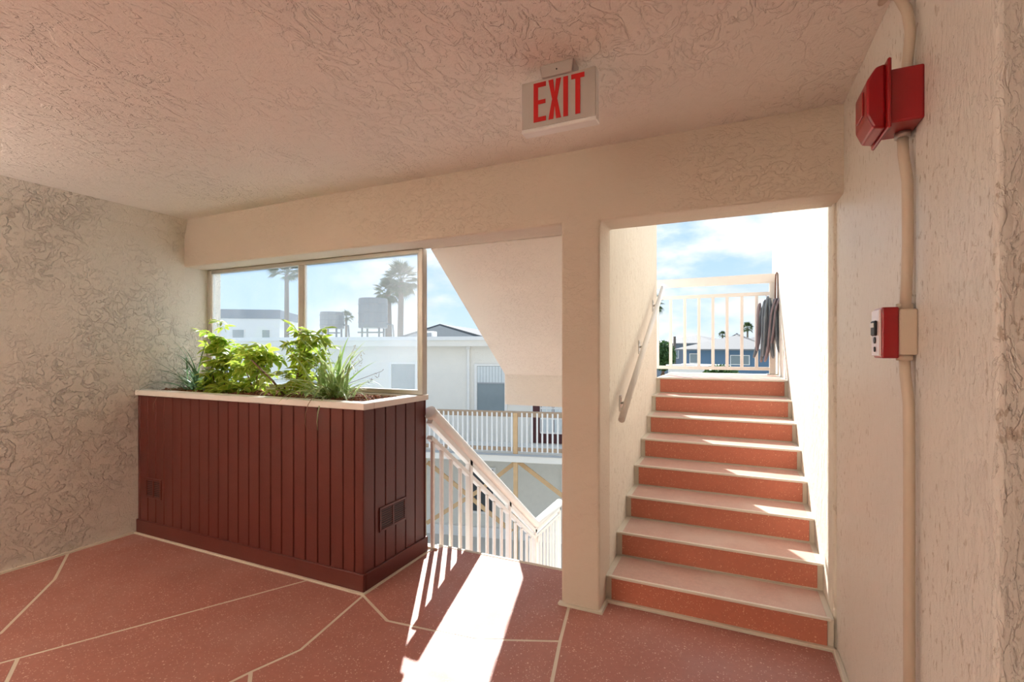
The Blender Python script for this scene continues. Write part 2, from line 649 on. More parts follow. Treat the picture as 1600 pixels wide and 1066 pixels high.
bys = [3.045, 3.167, 3.303, 3.449, 3.774, 3.932, 4.074, 4.233, 4.568, 4.72, 4.869, 4.98, 5.21, 5.308, 5.42, 5.53, 5.64, 5.741, 5.85]
for y in bys:
    zt = .885 + SL * (y - 2.95) if y < YT else -.64
    zb = .075 + SL * (y - 2.95) if y < 5.06 else -1.465
    bm = B(); box(bm, XRL - .013, XRL + .013, y - .016, y + .016, zb - .03, zt, .005)
    obj('baluster', rel(bm), 'white_paint', rl)
for y in (3.599, 4.397, YT, 5.95):
    zt = 1.04 + SL * (y - 2.95) if y < 5.05 else -.53
    zb = .075 + SL * (y - 2.95) if y < 5.06 else -1.465
    bm = B(); box(bm, XRL - .025, XRL + .025, y - .026, y + .026, zb - .03, zt, .006)
    obj('post', rel(bm), 'white_paint', rl)
bm = B(); tube(bm, [(XRL - .03, YT + .05, -.68), (XRL + .035, YT + .05, -.68)], .035, 12); obj('hinge_collar', rel(bm), 'white_paint', rl)

# guard rail of the landing
gd = thing('landing_guard', 'cream metal guard railing across the top of the stairs', 'railing', (-.2, 6.1, 1.22))
def part_at(root, bm):
    bmesh.ops.translate(bm, vec=-Vector(root.location), verts=bm.verts[:])
    return bm
bm = B(); box(bm, -1.2, .44, 6.06, 6.14, 2.245, 2.345, .008); obj('top_rail', part_at(gd, bm), 'cream_paint', gd)
bm = B(); box(bm, -1.2, .40, 6.08, 6.12, 2.105, 2.145, .004); obj('middle_rail', part_at(gd, bm), 'cream_paint', gd)
bm = B(); box(bm, -1.2, .40, 6.08, 6.12, 1.262, 1.30, .004); obj('bottom_rail', part_at(gd, bm), 'cream_paint', gd)
for x in (-.823, -.67, -.509, -.351, -.198, -.047, .107, .257):
    bm = B(); box(bm, x - .017, x + .017, 6.083, 6.117, 1.28, 2.12, .004); obj('baluster', part_at(gd, bm), 'cream_paint', gd)
for x in (-.98, .415):
    bm = B(); box(bm, x - .03, x + .03, 6.07, 6.13, 1.216, 2.25, .005); obj('post', part_at(gd, bm), 'cream_paint', gd)
bm = B(); box(bm, .36, .462, 6.03, 6.16, 1.216, 1.226, .002); obj('base_plate', part_at(gd, bm), 'bracket_steel', gd)

# grey hose hung on the guard
hs = thing('garden_hose', 'coiled grey garden hose hanging on the landing guard post', 'hose', (.37, 5.97, 1.33))
bm = B(); bm2 = B()
random.seed(3)
for i in range(11):
    t = i / 10
    x = .275 + .165 * t + random.uniform(-.012, .012)
    y = 5.955 + random.uniform(-.05, .03)
    top = 2.07 - .10 * abs(t - .55) + random.uniform(-.03, .02)
    bot = 1.40 + .10 * abs(t - .55) + random.uniform(-.07, .10)
    lean = random.uniform(-.055, .055)
    w = random.uniform(.018, .035)
    loop = []
    for a in range(25):
        an = 2 * PI * a / 24
        ca, sa = math.cos(an), math.sin(an)
        zz = (top + bot) / 2 + (top - bot) / 2 * (abs(ca) ** .55) * (1 if ca > 0 else -1)
        loop.append((x + lean * ca + .012 * sa, y + w * 1.3 * sa, zz))
    tube(bm if i % 3 else bm2, loop, .0115, 8, cap=False)
obj('hose_coil', part_at(hs, bm), 'hose_grey', hs)
obj('hose_coil', part_at(hs, bm2), 'hose_mauve', hs)
bm = B()
tube(bm, [(.435, 5.98, 1.98), (.437, 5.99, 2.15), (.442, 6.0, 2.32), (.452, 6.0, 2.345), (.462, 6.0, 2.32), (.462, 5.99, 2.15), (.46, 5.98, 1.95)], .009, 8)
obj('strap', part_at(hs, bm), 'strap', hs)
bm = B()
tube(bm, [(.40, 6.0, 2.06), (.36, 5.93, 2.06), (.34, 5.91, 2.09)], .006, 6)
obj('hook', part_at(hs, bm), 'bracket_steel', hs)

# handrail on the stair wall
hr = thing('handrail', 'round cream handrail bracketed to the wall beside the stairs', 'handrail', (-.687, 3.26, 1.10))
bm = B(); tube(bm, [(-.612, 2.955, 1.068), (-.612, 4.95, 2.125)], .021, 14); obj('rail', part_at(hr, bm), 'cream_paint', hr)
for y in (3.27, 3.99, 4.74):
    z = 1.068 + .5299 * (y - 2.955)
    bm = B()
    prism(bm, [(y - .022, z - .155), (y + .022, z - .155), (y + .032, z - .10), (y + .022, z - .045), (y - .022, z - .045), (y - .032, z - .10)], 'x', -.690, -.680, .002, 1)
    b = obj('bracket', part_at(hr, bm), 'bracket_steel', hr)
    bm = B()
    tube(bm, [(-.682, y, z - .10), (-.63, y, z - .085), (-.613, y, z - .06), (-.612, y, z - .018)], .008, 8)
    obj('arm', part_at(hr, bm), 'bracket_steel', b)
    for dz in (-.135, -.065):
        bm = B(); tube(bm, [(-.681, y, z + dz), (-.676, y, z + dz)], .006, 6); obj('screw', part_at(hr, bm), 'bracket_steel', b)

# ================================================================== PLANTER
PX0, PX1, PY0, PY1, PZ = -4.45, -2.07, 2.325, 3.0, 1.125
pl = thing('planter_box', 'dark red timber-clad planter box with white rim below the window', 'planter', (-3.26, 2.66, 0))
bm = B()
t_ = .035
box(bm, PX0 + .005, PX1 - .022, PY0 + .022, PY0 + .05, .0, PZ)
box(bm, PX0 + .005, PX1 - .022, PY1 - .07, PY1, .0, PZ)
box(bm, PX1 - .05, PX1 - .022, PY0 + .022, PY1, .0, PZ)
box(bm, PX0 + .005, PX0 + .03, PY0 + .05, PY1, .0, PZ)
obj('body', part_at(pl, bm), 'red_dark', pl)
gaps = [-4.445, -4.412, -4.306, -4.199, -4.091, -3.98, -3.872, -3.762, -3.654, -3.547, -3.437, -3.328, -3.219, -3.109, -3.001, -2.888, -2.783, -2.67, -2.56, -2.452, -2.343, -2.236, -2.142, PX1 + .002]
for a, b in zip(gaps, gaps[1:]):
    bm = B(); box(bm, a + .003, b - .003, PY0, PY0 + .022, .09, PZ, .004); obj('board', part_at(pl, bm), 'red_board', pl)
for a, b in zip([2.327, 2.43, 2.535, 2.64, 2.75, 2.86, 2.975], [2.43, 2.535, 2.64, 2.75, 2.86, 2.975, 3.0]):
    bm = B(); box(bm, PX1 - .022, PX1, a + .003, b - .003, .09, PZ, .004); obj('board', part_at(pl, bm), 'red_board', pl)
bm = B(); box(bm, PX0 + .004, PX1 + .012, PY0 - .012, PY0 + .01, 0, .108, .004); obj('base_board', part_at(pl, bm), 'red_board', pl)
bm = B(); box(bm, PX1 - .01, PX1 + .012, PY0 + .012, PY1 + .005, 0, .108, .004); obj('base_board', part_at(pl, bm), 'red_board', pl)
bm = B(); box(bm, PX0 + .002, PX1 + .022, PY0 - .02, PY0 + .075, PZ, PZ + .042, .004); obj('rim', part_at(pl, bm), 'rim_white', pl)
bm = B(); box(bm, PX1 - .085, PX1 + .021, PY0 + .0752, PY1, PZ, PZ + .0415, .004); obj('rim', part_at(pl, bm), 'rim_white', pl)
bm = B(); box(bm, PX0 + .002, PX1 - .0852, 2.885, PY1, PZ, PZ + .041, .004); obj('rim', part_at(pl, bm), 'rim_white', pl)
bm = B(); box(bm, PX0 + .002, PX1 + .03, PY0 - .03, PY0 - .0125, -.003, .004, .001); obj('base_strip', part_at(pl, bm), 'joint', pl)
bm = B(); box(bm, PX1 + .0125, PX1 + .03, PY0 - .0122, PY1 + .02, -.003, .004, .001); obj('base_strip', part_at(pl, bm), 'joint', pl)
# vents
def vent(front, a0, a1, z0, z1):
    def bx(bm, a, b, d0, d1, za, zb, bev=0):
        if front: box(bm, a, b, PY0 - d1, PY0 - d0, za, zb, bev)
        else: box(bm, PX1 + d0, PX1 + d1, a, b, za, zb, bev)
    bm = B()
    am = (a0 + a1) / 2
    fw = .016
    bx(bm, a0, a1, -.004, .008, z0, z0 + fw, .002); bx(bm, a0, a1, -.004, .008, z1 - fw, z1, .002)
    bx(bm, a0, a0 + fw, -.004, .0079, z0 + fw, z1 - fw); bx(bm, a1 - fw, a1, -.004, .0079, z0 + fw, z1 - fw)
    bx(bm, am - .006, am + .006, -.004, .0079, z0 + fw, z1 - fw)
    g = obj('vent_grille', part_at(pl, bm), 'red_board', pl)
    bm = B(); bx(bm, a0 + .01, a1 - .01, -.002, .001, z0 + .01, z1 - .01); obj('backing', part_at(pl, bm), 'black', g)
    n = 9
    for k in range(n):
        z = z0 + fw + (z1 - z0 - 2 * fw) * (k + .5) / n
        bm = B(); bx(bm, a0 + fw, am - .006, .0012, .006, z - .0025, z + .0025); bx(bm, am + .006, a1 - fw, .0012, .006, z - .0025, z + .0025)
        obj('slat', part_at(pl, bm), 'red_board', g)
    for a in (a0 + .007, a1 - .007):
        bm = B(); bx(bm, a - .003, a + .003, .008, .0095, (z0 + z1) / 2 - .003, (z0 + z1) / 2 + .003); obj('screw', part_at(pl, bm), 'black', g)
vent(True, -4.325, -4.12, .30, .46)
vent(False, 2.47, 2.745, .315, .475)
# soil and bark chips
SZ = PZ + .005
bm = B()
NX, NY = 60, 14
gv = []
for i in range(NX + 1):
    row = []
    for j in range(NY + 1):
        x = PX0 + .03 + (PX1 - .05 - PX0 - .03) * i / NX
        y = PY0 + .05 + (2.925 - PY0 - .05) * j / NY
        row.append(bm.verts.new((x, y, SZ - .015 + random.uniform(0, .02) + .022 * math.sin(PI * j / NY))))
    gv.append(row)
for i in range(NX):
    for j in range(NY):
        bm.faces.new((gv[i][j], gv[i + 1][j], gv[i + 1][j + 1], gv[i][j + 1]))
obj('soil', part_at(pl, bm), 'soil', pl)
bm = B()
for i in range(2600):
    b = bmesh.new()
    l, w = random.uniform(.005, .017), random.uniform(.003, .006)
    box(b, -l, l, -w, w, -.002, .002)
    x, y = random.uniform(PX0 + .05, PX1 - .1), random.uniform(PY0 + .085, 2.875)
    M = Matrix.Translation((x, y, SZ + .010 + .018 * math.sin(PI * (y - PY0) / .6) + random.uniform(-.004, .008))) @ Matrix.Rotation(random.uniform(0, PI), 4, 'Z') @ Matrix.Rotation(random.uniform(-.5, .5), 4, 'X') @ Matrix.Rotation(random.uniform(-.5, .5), 4, 'Y')
    merge(bm, b, M)
o = obj('bark_mulch', part_at(pl, bm), 'mulch', pl)
o['kind'] = 'stuff'

# ------------------------------------------------------------------ plants
def color_mesh(name, verts, faces, cols, mat):
    me = bpy.data.meshes.new(name)
    me.from_pydata(verts, [], faces)
    at = me.color_attributes.new('tint', 'FLOAT_COLOR', 'POINT')
    for i, c in enumerate(cols):
        at.data[i].color = (*c, 1)
    for p in me.polygons:
        p.use_smooth = True
    me.materials.append(MATS[mat])
    return me
def lerp(a, b, t):
    return tuple(x + (y - x) * t for x, y in zip(a, b))
GREEN, YELL, LIME = (.16, .34, .035), (.85, .78, .18), (.50, .62, .08)
def umbrella_leaf(seed, tone):
    rr = random.Random(seed)
    V, Fc, Cl = [], [], []
    n = rr.choice((6, 7, 8))
    for k in range(n):
        a = 2 * PI * k / n + rr.uniform(-.15, .15)
        L = rr.uniform(.065, .10)
        Wd = L * rr.uniform(.21, .28)
        droop = rr.uniform(.15, .55)
        base = len(V)
        segs = 5
        for s in range(segs + 1):
            t = s / segs
            w = Wd * math.sin(PI * (t ** .8) * .96 + .04) if s else .002
            r = .012 + L * t
            z = -droop * L * t * t + .004
            for q, off in enumerate((-1, -.45, .45, 1)):
                x = r * math.cos(a) - off * w * math.sin(a)
                y = r * math.sin(a) + off * w * math.cos(a)
                V.append((x, y, z + abs(off) * w * .3))
                edge = abs(off) > .9
                jit = rr.uniform(-.15, .15)
                Cl.append(lerp(YELL if edge else GREEN, LIME, min(1, max(0, (.25 if edge else tone) + jit))))
        for s in range(segs):
            for q in range(3):
                i = base + s * 4 + q
                Fc.append((i, i + 1, i + 5, i + 4))
    # petiole
    base = len(V)
    for (z, r) in ((0.0, .0018), (-.05, .002)):
        for q in range(4):
            V.append((r * math.cos(q * PI / 2), r * math.sin(q * PI / 2), z))
            Cl.append(LIME)
    for q in range(4):
        Fc.append((base + q, base + (q + 1) % 4, base + 4 + (q + 1) % 4, base + 4 + q))
    return color_mesh('leaf', V, Fc, Cl, 'leaf')
LEAVES = [umbrella_leaf(i, t) for i, t in enumerate((.1, .3, .5, .7, .9, .6))]
def shrub(label, base, branches, n_leaf, spread, seed, bias=0.0):
    rr = random.Random(seed)
    root = thing('umbrella_plant', label, 'plant', base, 0, 'umbrella plants in the planter')
    for pts in branches:
        bm = B()
        tube(bm, pts, [.008 - .004 * i / max(1, len(pts) - 1) for i in range(len(pts))], 6)
        obj('stem', bm, 'stem_brown', root)
    tips = [Vector(p) for pts in branches for p in pts[1:]]
    wts = [i for pts in branches for i in range(1, len(pts))]
    for k in range(n_leaf):
        c = rr.choices(tips, wts)[0]
        p = c + Vector((rr.gauss(0, spread), rr.gauss(0, spread * .8), rr.gauss(.01, spread * .7)))
        p.y = max(2.40 - base[1], min(2.86 - base[1], p.y))
        p.z = max(.05, p.z)
        out = (p - c)
        M = Matrix.Translation(p) @ Matrix.Rotation(rr.uniform(0, 2 * PI), 4, 'Z') @ Matrix.Rotation(rr.uniform(-.2, 1.0), 4, 'X') @ Matrix.Rotation(rr.uniform(-.4, .4), 4, 'Y') @ Matrix.Scale(rr.uniform(.75, 1.15), 4)
        me = LEAVES[min(5, max(0, int(rr.random() * 6 + bias)))]
        o = bpy.data.objects.new('leaf', me)
        C.objects.link(o)
        o.parent = root
        o.matrix_local = M
shrub('bushy yellow-green umbrella plant by the left wall, tallest of the left clump', (-3.86, 2.66, SZ),
      [[(0, 0, 0), (-.03, .0, .2), (-.09, .02, .38), (-.12, .03, .46)], [(0, 0, 0), (.05, -.03, .15), (.09, -.03, .28)], [(0, 0, 0), (-.03, -.06, .10), (.0, -.1, .18)], [(0, 0, 0), (.0, .03, .2), (.02, .04, .30)]], 74, .065, 11, .8)
shrub('low bushy umbrella plant in the middle of the planter with a bare brown branch', (-3.42, 2.62, SZ),
      [[(0, 0, 0), (-.04, -.02, .12), (-.10, -.02, .22)], [(0, 0, 0), (.06, .0, .16), (.10, .02, .30)], [(0, 0, 0), (-.16, -.06, .08), (-.22, -.1, .06)], [(0, 0, 0), (.02, 0, .2), (.04, 0, .28)]], 66, .068, 12, 1.0)
shrub('upright umbrella plant with lime leaf tuft in front of the window mullion', (-3.02, 2.62, SZ),
      [[(0, 0, 0), (.04, .0, .14), (.10, .0, .28), (.14, .0, .40), (.17, .0, .46)], [(0, 0, 0), (.03, .02, .15), (.20, .03, .25)], [(0, 0, 0), (-.05, -.03, .08), (.10, -.04, .10)]], 62, .062, 13, 1.2)
# bare branches
bm = B(); tube(bm, [(-2.98, 2.54, SZ), (-3.10, 2.51, SZ + .14), (-3.27, 2.47, SZ + .29)], [.009, .008, .006], 7)
o = obj('bare_branch', part_at(bpy.data.objects['umbrella_plant.001'], bm), 'stem_brown', bpy.data.objects['umbrella_plant.001'])

def blade_mesh(rr, L, a, up, droop, w, c0, c1):
    """arching strap leaf"""
    V, Fc, Cl = [], [], []
    segs = 9
    p = Vector((0, 0, 0))
    el = up
    for s in range(segs + 1):
        t = s / segs
        ww = w * (.55 + .9 * t if t < .4 else .91 * (1 - (t - .4) / .6) ** .8 + .03)
        sx, sy = -math.sin(a), math.cos(a)
        for off in (-1, 0, 1):
            V.append((p.x + off * ww * sx, p.y + off * ww * sy, p.z + abs(off) * ww * .35))
            Cl.append(lerp(c1 if off else c0, c0, rr.uniform(0, .25)))
        st_ = L / segs
        p = p + Vector((math.cos(el) * math.cos(a), math.cos(el) * math.sin(a), math.sin(el))) * st_
        el -= droop / segs * (0.5 + 1.3 * t)
    for s in range(segs):
        for q in range(2):
            i = s * 3 + q
            Fc.append((i, i + 1, i + 4, i + 3))
    return color_mesh('blade', V, Fc, Cl, 'blade')
def strap_plant(name, label, base, n, Lr, c0, c1, seed, wr=(.004, .007), arange=(0, 2 * PI), bs=.03):
    rr = random.Random(seed)
    root = thing(name, label, 'plant', base)
    for k in range(n):
        L = rr.uniform(*Lr)
        a = rr.uniform(*arange)
        up = rr.uniform(.55, 1.5)
        # keep clear of the wall and the glass
        if rr.random() < .5 and math.sin(a) > .1:
            a = -a
        if math.sin(a) > 0.1:
            L *= .55
            up = max(up, 1.15)
        if base[0] < -4 and math.cos(a) < -.2:
            L = min(L, .30)
        me = blade_mesh(rr, L, a, up, rr.uniform(.4, 2.1), rr.uniform(*wr), c0, lerp(c0, c1, rr.random()))
        o = bpy.data.objects.new('blade', me)
        C.objects.link(o)
        o.parent = root
        o.location = (rr.gauss(0, bs), rr.gauss(0, .03), -.005)
    return root
sp = strap_plant('strap_leaf_plant', 'grassy plant with long blue-green blades at the left end of the planter', (-4.10, 2.60, SZ), 74, (.26, .60), (.15, .26, .13), (.34, .46, .28), 21, (.005, .010), bs=.05)
rr = random.Random(5)
for (a, up, L, dr) in ((3.9, .35, .42, .9), (3.6, .7, .34, .6), (4.3, .45, .45, 2.6), (4.0, .3, .5, 2.3), (3.5, 1.1, .36, .3), (4.6, .5, .5, 2.8)):
    me = blade_mesh(rr, L, a, up, dr, .0035, (.28, .24, .14), (.34, .30, .18))
    o = bpy.data.objects.new('dry_blade', me); C.objects.link(o); o.parent = sp
rg = strap_plant('spider_plant', 'arching variegated spider plant at the right end of the planter', (-2.56, 2.58, SZ), 110, (.26, .58), (.32, .47, .14), (.92, .92, .62), 22, (.008, .014), bs=.085)
rr = random.Random(6)
for (a, up, L, dr, dry) in ((4.5, .5, .40, 3.0, 0), (4.9, .45, .36, 3.1, 0), (4.2, .5, .42, 3.0, 0), (5.2, .5, .5, 2.5, 0), (4.0, .5, .55, 3.4, 1), (5.0, .6, .55, 2.9, 1), (-.1, .55, .55, .6, 0), (.0, .8, .5, 1.5, 0), (5.7, .6, .5, 1.9, 0)):
    c = ((.30, .22, .14), (.36, .28, .18)) if dry else ((.24, .40, .16), (.88, .9, .66))
    me = blade_mesh(rr, L, a, up, dr, .004 if dry else .008, *c)
    o = bpy.data.objects.new('dry_blade' if dry else 'blade', me); C.objects.link(o); o.parent = rg
for (dx, dy, dz, lx) in ((.10, .05, .40, .05), (.06, .08, .36, .12), (.04, .02, .30, .20), (.02, .05, .22, .36)):
    bm = B()
    p3 = (dx + lx, dy, dz)
    tube(bm, [(0, 0, 0), (dx * .4 + lx * .2, dy * .5, dz * .55), p3], [.0022, .0018, .0012], 5)
    for k in range(7):
        q = Vector(p3) * (1 - .05 * k)
        e_ = q + Vector((random.uniform(-.03, .03), random.uniform(-.01, .01), random.uniform(-.03, .02)))
        tube(bm, [q, e_], [.0009, .002], 4)
    obj('flower_stem', bm, 'straw' if lx < .3 else 'stem_brown', rg)

# ------------------------------------------------------------------ window over the planter
WY0, WY1 = 2.905, 2.95
WZ0, WZ1 = PZ + .0425, BEAM - .002
wroot = bpy.data.objects.new('window_1', None)
wroot.location = (-3.24, 2.93, WZ0)
wroot['kind'] = 'structure'
wroot['label'] = 'two-pane aluminium window standing on the planter rim'
C.objects.link(wroot)
def wf(name, x0, x1, z0, z1, y0=WY0, y1=WY1, mat='aluminium', bev=.004):
    bm = B(); box(bm, x0, x1, y0, y1, z0, z1, bev)
    return obj(name, part_at(wroot, bm), mat, wroot)
wf('frame_jamb', -4.449, -4.40, WZ0, WZ1)
wf('frame_post', -2.075, -2.032, WZ0, WZ1, WY0 - .006, WY1 + .006)
wf('frame_mullion', -3.275, -3.222, WZ0 + .034, WZ1 - .034)
wf('frame_head', -4.40, -2.075, WZ1 - .034, WZ1, WY0 + .002)
wf('frame_sill', -4.40, -2.075, WZ0, WZ0 + .034, WY0 + .002)
wf('pane', -4.40, -3.275, WZ0 + .034, WZ1 - .034, 2.925, 2.931, 'hazy_glass', 0)
wf('pane', -3.222, -2.075, WZ0 + .034, WZ1 - .034, 2.925, 2.931, 'hazy_glass', 0)
for (xa, xb) in ((-4.40, -3.275), (-3.222, -2.075)):   # inner glazing beads
    wf('glazing_bead', xa, xa + .014, WZ0 + .034, WZ1 - .034, WY0 + .006, 2.925, 'white_paint', .002)
    wf('glazing_bead', xb - .014, xb, WZ0 + .034, WZ1 - .034, WY0 + .006, 2.925, 'white_paint', .002)

# ================================================================== EXIT SIGN
ex = thing('exit_sign', 'white EXIT sign with red letters hanging from the ceiling', 'sign', (-.637, 1.85, 2.50))
SX0, SX1, SZ0_, SZ1_ = -.800, -.481, 2.408, 2.610
bm = B(); box(bm, SX0, SX1, 1.85, 1.893, SZ0_, SZ1_, .005, 2); obj('housing', part_at(ex, bm), 'sign_white', ex)
bm = B(); box(bm, SX0 + .003, SX1 - .003, 1.8475, 1.851, SZ0_ + .008, SZ1_ - .002, .001); obj('face_plate', part_at(ex, bm), 'sign_shaded', ex)
bm = B(); box(bm, SX0 + .002, SX1 + .002, 1.846, 1.897, SZ0_ - .010, SZ0_ + .004, .003); obj('bottom_strip', part_at(ex, bm), 'sign_white', ex)
bm = B(); prism(bm, [(-.712, CEIL + .002), (-.705, 2.606), (-.575, 2.606), (-.568, CEIL + .002)], 'y', 1.835, 1.91, .004, 2); obj('canopy', part_at(ex, bm), 'sign_shaded', ex)
bm = B(); tube(bm, [(-.640, 1.836, 2.628), (-.640, 1.833, 2.628)], .003, 8); obj('screw', part_at(ex, bm), 'black', ex)
LW, LH = SX1 - SX0, SZ1_ - SZ0_ - .01
lz0, lz1 = SZ0_ + .008 + .105 * LH, SZ0_ + .008 + .94 * LH
def letter(polys2):
    bm = B()
    for P_ in polys2:
        prism(bm, P_, 'y', 1.8458, 1.8476)
    obj('letter', part_at(ex, bm), 'sign_red', ex)
def rc(x0, x1, z0, z1):
    return [(x0, z0), (x1, z0), (x1, z1), (x0, z1)]
fx_ = lambda t: SX0 + LW * t
h_ = lz1 - lz0
sw = .020
e0, e1 = fx_(.175), fx_(.345)
letter([rc(e0, e0 + sw, lz0, lz1), rc(e0 + sw, e1, lz0, lz0 + sw * .95), rc(e0 + sw, e1, lz1 - sw * .95, lz1), rc(e0 + sw, e1 - .002, lz0 + h_ * .5 - sw * .42, lz0 + h_ * .5 + sw * .42)])
x0, x1 = fx_(.378), fx_(.548)
xm, zm = (x0 + x1) / 2, (lz0 + lz1) / 2
letter([[(x0, lz1), (x0 + sw * 1.05, lz1), (xm, zm + .026), (x1 - sw * 1.05, lz1), (x1, lz1), (xm + .011, zm), (x1, lz0), (x1 - sw * 1.05, lz0), (xm, zm - .026), (x0 + sw * 1.05, lz0), (x0, lz0), (xm - .011, zm)]])
i0 = fx_(.578)
letter([rc(i0, i0 + sw, lz0, lz1)])
t0, t1 = fx_(.682), fx_(.852)
tm = (t0 + t1) / 2
letter([rc(t0, t1, lz1 - sw * .95, lz1), rc(tm - sw / 2, tm + sw / 2, lz0, lz1 - sw * .95)])

# ================================================================== ALARM DEVICES
# conduit
bm = B()
CX = .456
tube(bm, [(CX, 1.98, CEIL + .01), (CX, 1.90, 2.635), (CX, 1.80, 2.565), (CX, 1.72, 2.47), (CX, 1.69, 2.39), (CX + .002, 1.725, 2.31), (CX + .003, 1.735, 2.27)], .0135, 10)
tube(bm, [(CX, 1.757, 2.125), (CX, 1.752, 2.07), (CX, 1.715, 1.98), (CX, 1.712, 1.80), (CX, 1.722, 1.70), (CX, 1.735, 1.61)], .0135, 10)
tube(bm, [(CX, 1.742, 1.485), (CX, 1.735, 1.43), (CX, 1.705, 1.35), (CX, 1.70, 1.2), (CX, 1.70, .002)], .0135, 10)
cd = tag(obj('conduit', bm, 'conduit'), 'painted tan conduit pipe running down the right wall between red alarm devices', 'pipe')
al = thing('alarm_horn', 'red fire alarm horn box high on the right wall', 'alarm', (.48, 1.72, 2.2))
bm = B(); box(bm, .402, .482, 1.665, 1.80, 2.135, 2.285, .006, 2); obj('back_box', part_at(al, bm), 'alarm_red', al)
bm = B(); box(bm, .394, .403, 1.645, 1.822, 2.115, 2.31, .003); obj('flange', part_at(al, bm), 'alarm_red', al)
bm = B()
prism(bm, [(.394, 2.305), (.372, 2.300), (.350, 2.265), (.350, 2.165), (.366, 2.128), (.394, 2.122)], 'y', 1.665, 1.805, .006, 2)
obj('horn_cover', part_at(al, bm), 'alarm_red', al)
bm = B(); box(bm, .346, .351, 1.70, 1.77, 2.18, 2.25, .002); obj('strobe_lens', part_at(al, bm), 'alarm_red', al)
bm = B(); tube(bm, [(CX, 1.757, 2.136), (CX, 1.757, 2.118)], .020, 10); obj('conduit_nut', part_at(al, bm), 'bracket_steel', al)
ps = thing('fire_pull_station', 'small red and white fire pull station at mid height on the right wall', 'alarm', (.48, 1.77, 1.48))
bm = B(); box(bm, .436, .481, 1.715, 1.795, 1.484, 1.616, .005, 2); obj('back_box', part_at(ps, bm), 'conduit', ps)
bm = B(); box(bm, .396, .4365, 1.712, 1.80, 1.474, 1.622, .004, 2); obj('station_body', part_at(ps, bm), 'alarm_red', ps)
bm = B(); box(bm, .390, .397, 1.716, 1.796, 1.480, 1.616, .002); obj('front_plate', part_at(ps, bm), 'alarm_clear', ps)
bm = B(); box(bm, .383, .391, 1.735, 1.778, 1.54, 1.585, .003); h = obj('pull_handle', part_at(ps, bm), 'black', ps)
bm = B(); box(bm, .380, .384, 1.74, 1.773, 1.565, 1.578, .001); obj('handle_grip', part_at(ps, bm), 'sign_white', h)
bm = B(); tube(bm, [(.391, 1.757, 1.527), (.387, 1.757, 1.527)], .010, 10); obj('key_lock', part_at(ps, bm), 'black', ps)
bm = B(); tube(bm, [(.391, 1.757, 1.50), (.387, 1.757, 1.50)], .008, 10); obj('indicator', part_at(ps, bm), 'black', ps)
for z, dz in ((1.616, .016), (1.484, -.016)):
    bm = B(); tube(bm, [(CX, 1.742, z), (CX, 1.742, z + dz)], .020, 10); obj('conduit_nut', part_at(ps, bm), 'conduit', ps)

# ------------------------------------------------------------------ added fill lamps behind the viewpoint, to brighten the interior
def fill_lamp(label, loc, rz, watts):
    root = thing('fill_lamp', label, 'lamp', loc, rz, 'added up-lighting fill lamps out of view')
    bm = B(); box(bm, -.06, .06, -.012, 0, -.09, .09, .004); obj('back_plate', bm, 'aluminium', root)
    bm = B()
    n = 20
    ri = [[bm.verts.new((r * math.cos(PI * k / n), -.012 - r * math.sin(PI * k / n), z)) for k in range(n + 1)] for r, z in ((.05, -.10), (.11, .0), (.14, .10), (.134, .10), (.105, .0), (.045, -.095))]
    for a, b in zip(ri, ri[1:]):
        for k in range(n):
            bm.faces.new((a[k], a[k + 1], b[k + 1], b[k]))
    obj('bowl_shade', bm, 'sign_white', root)
    bm = B(); tube(bm, [(0, -.06, -.06), (0, -.06, -.02)], .02, 10); obj('bulb_holder', bm, 'sign_white', root)
    L = bpy.data.lights.new('fill_lamp_light', 'AREA')
    L.shape = 'DISK'; L.size = .16; L.energy = watts; L.color = (1.0, .94, .87)
    lo = bpy.data.objects.new('fill_lamp_light', L)
    lo.rotation_euler = (PI, 0, 0)
    lo.location = (0, -.075, .06)
    lo.parent = root
    C.objects.link(lo)
fill_lamp('added bowl-shaped fill lamp on the left wall nearest the planter', (XL, -.75, 1.6), PI / 2, FILL_W)
fill_lamp('added bowl-shaped fill lamp on the left wall nearest the back wall', (XL, -2.2, 1.6), PI / 2, FILL_W)
fill_lamp('added bowl-shaped fill lamp on the back wall', (-2.0, -3.05, 1.6), PI, FILL_W)

# ================================================================== NEIGHBOUR BUILDING
NB = thing('neighbour_building', 'cream two-storey neighbouring building with open walkway seen past the stair railing', 'building', (-5.33, 10.54, 0), R(13))
def nb(name, mat, x0, x1, y0, y1, z0, z1, bev=0.0, parent=None):
    bm = B(); box(bm, x0, x1, y0, y1, z0, z1, bev)
    return obj(name, bm, mat, parent or NB)
DECK = -1.04
nb('upper_wall', 'stucco_far', -13, 3.3, 1.4, 3.2, DECK, 1.62)
nb('lower_wall', 'lower_wall', -13, 3.3, 1.6, 3.2, -3.76, DECK - .17)
nb('deck_slab', 'stucco_far', -13, 3.3, -.08, 1.65, DECK - .19, DECK, .01)
nb('deck_edge', 'far_grey', -13, 3.3, -.10, -.07, DECK - .03, DECK + .012)
nb('fascia', 'stucco_far', -13, 3.3, 1.05, 1.2, 1.58, 1.83, .01)
nb('roof_deck', 'far_white', -13, 3.3, 1.15, 9.0, 1.62, 1.80)
nb('gutter', 'far_white', -13, 3.3, 1.0, 1.06, 1.74, 1.85, .01)
nb('downpipe', 'far_white', -1.06, -.99, 1.33, 1.4, DECK, 1.58, .01)
nb('downpipe_head', 'far_white', -1.08, -.97, 1.31, 1.4, 1.49, 1.58, .01)
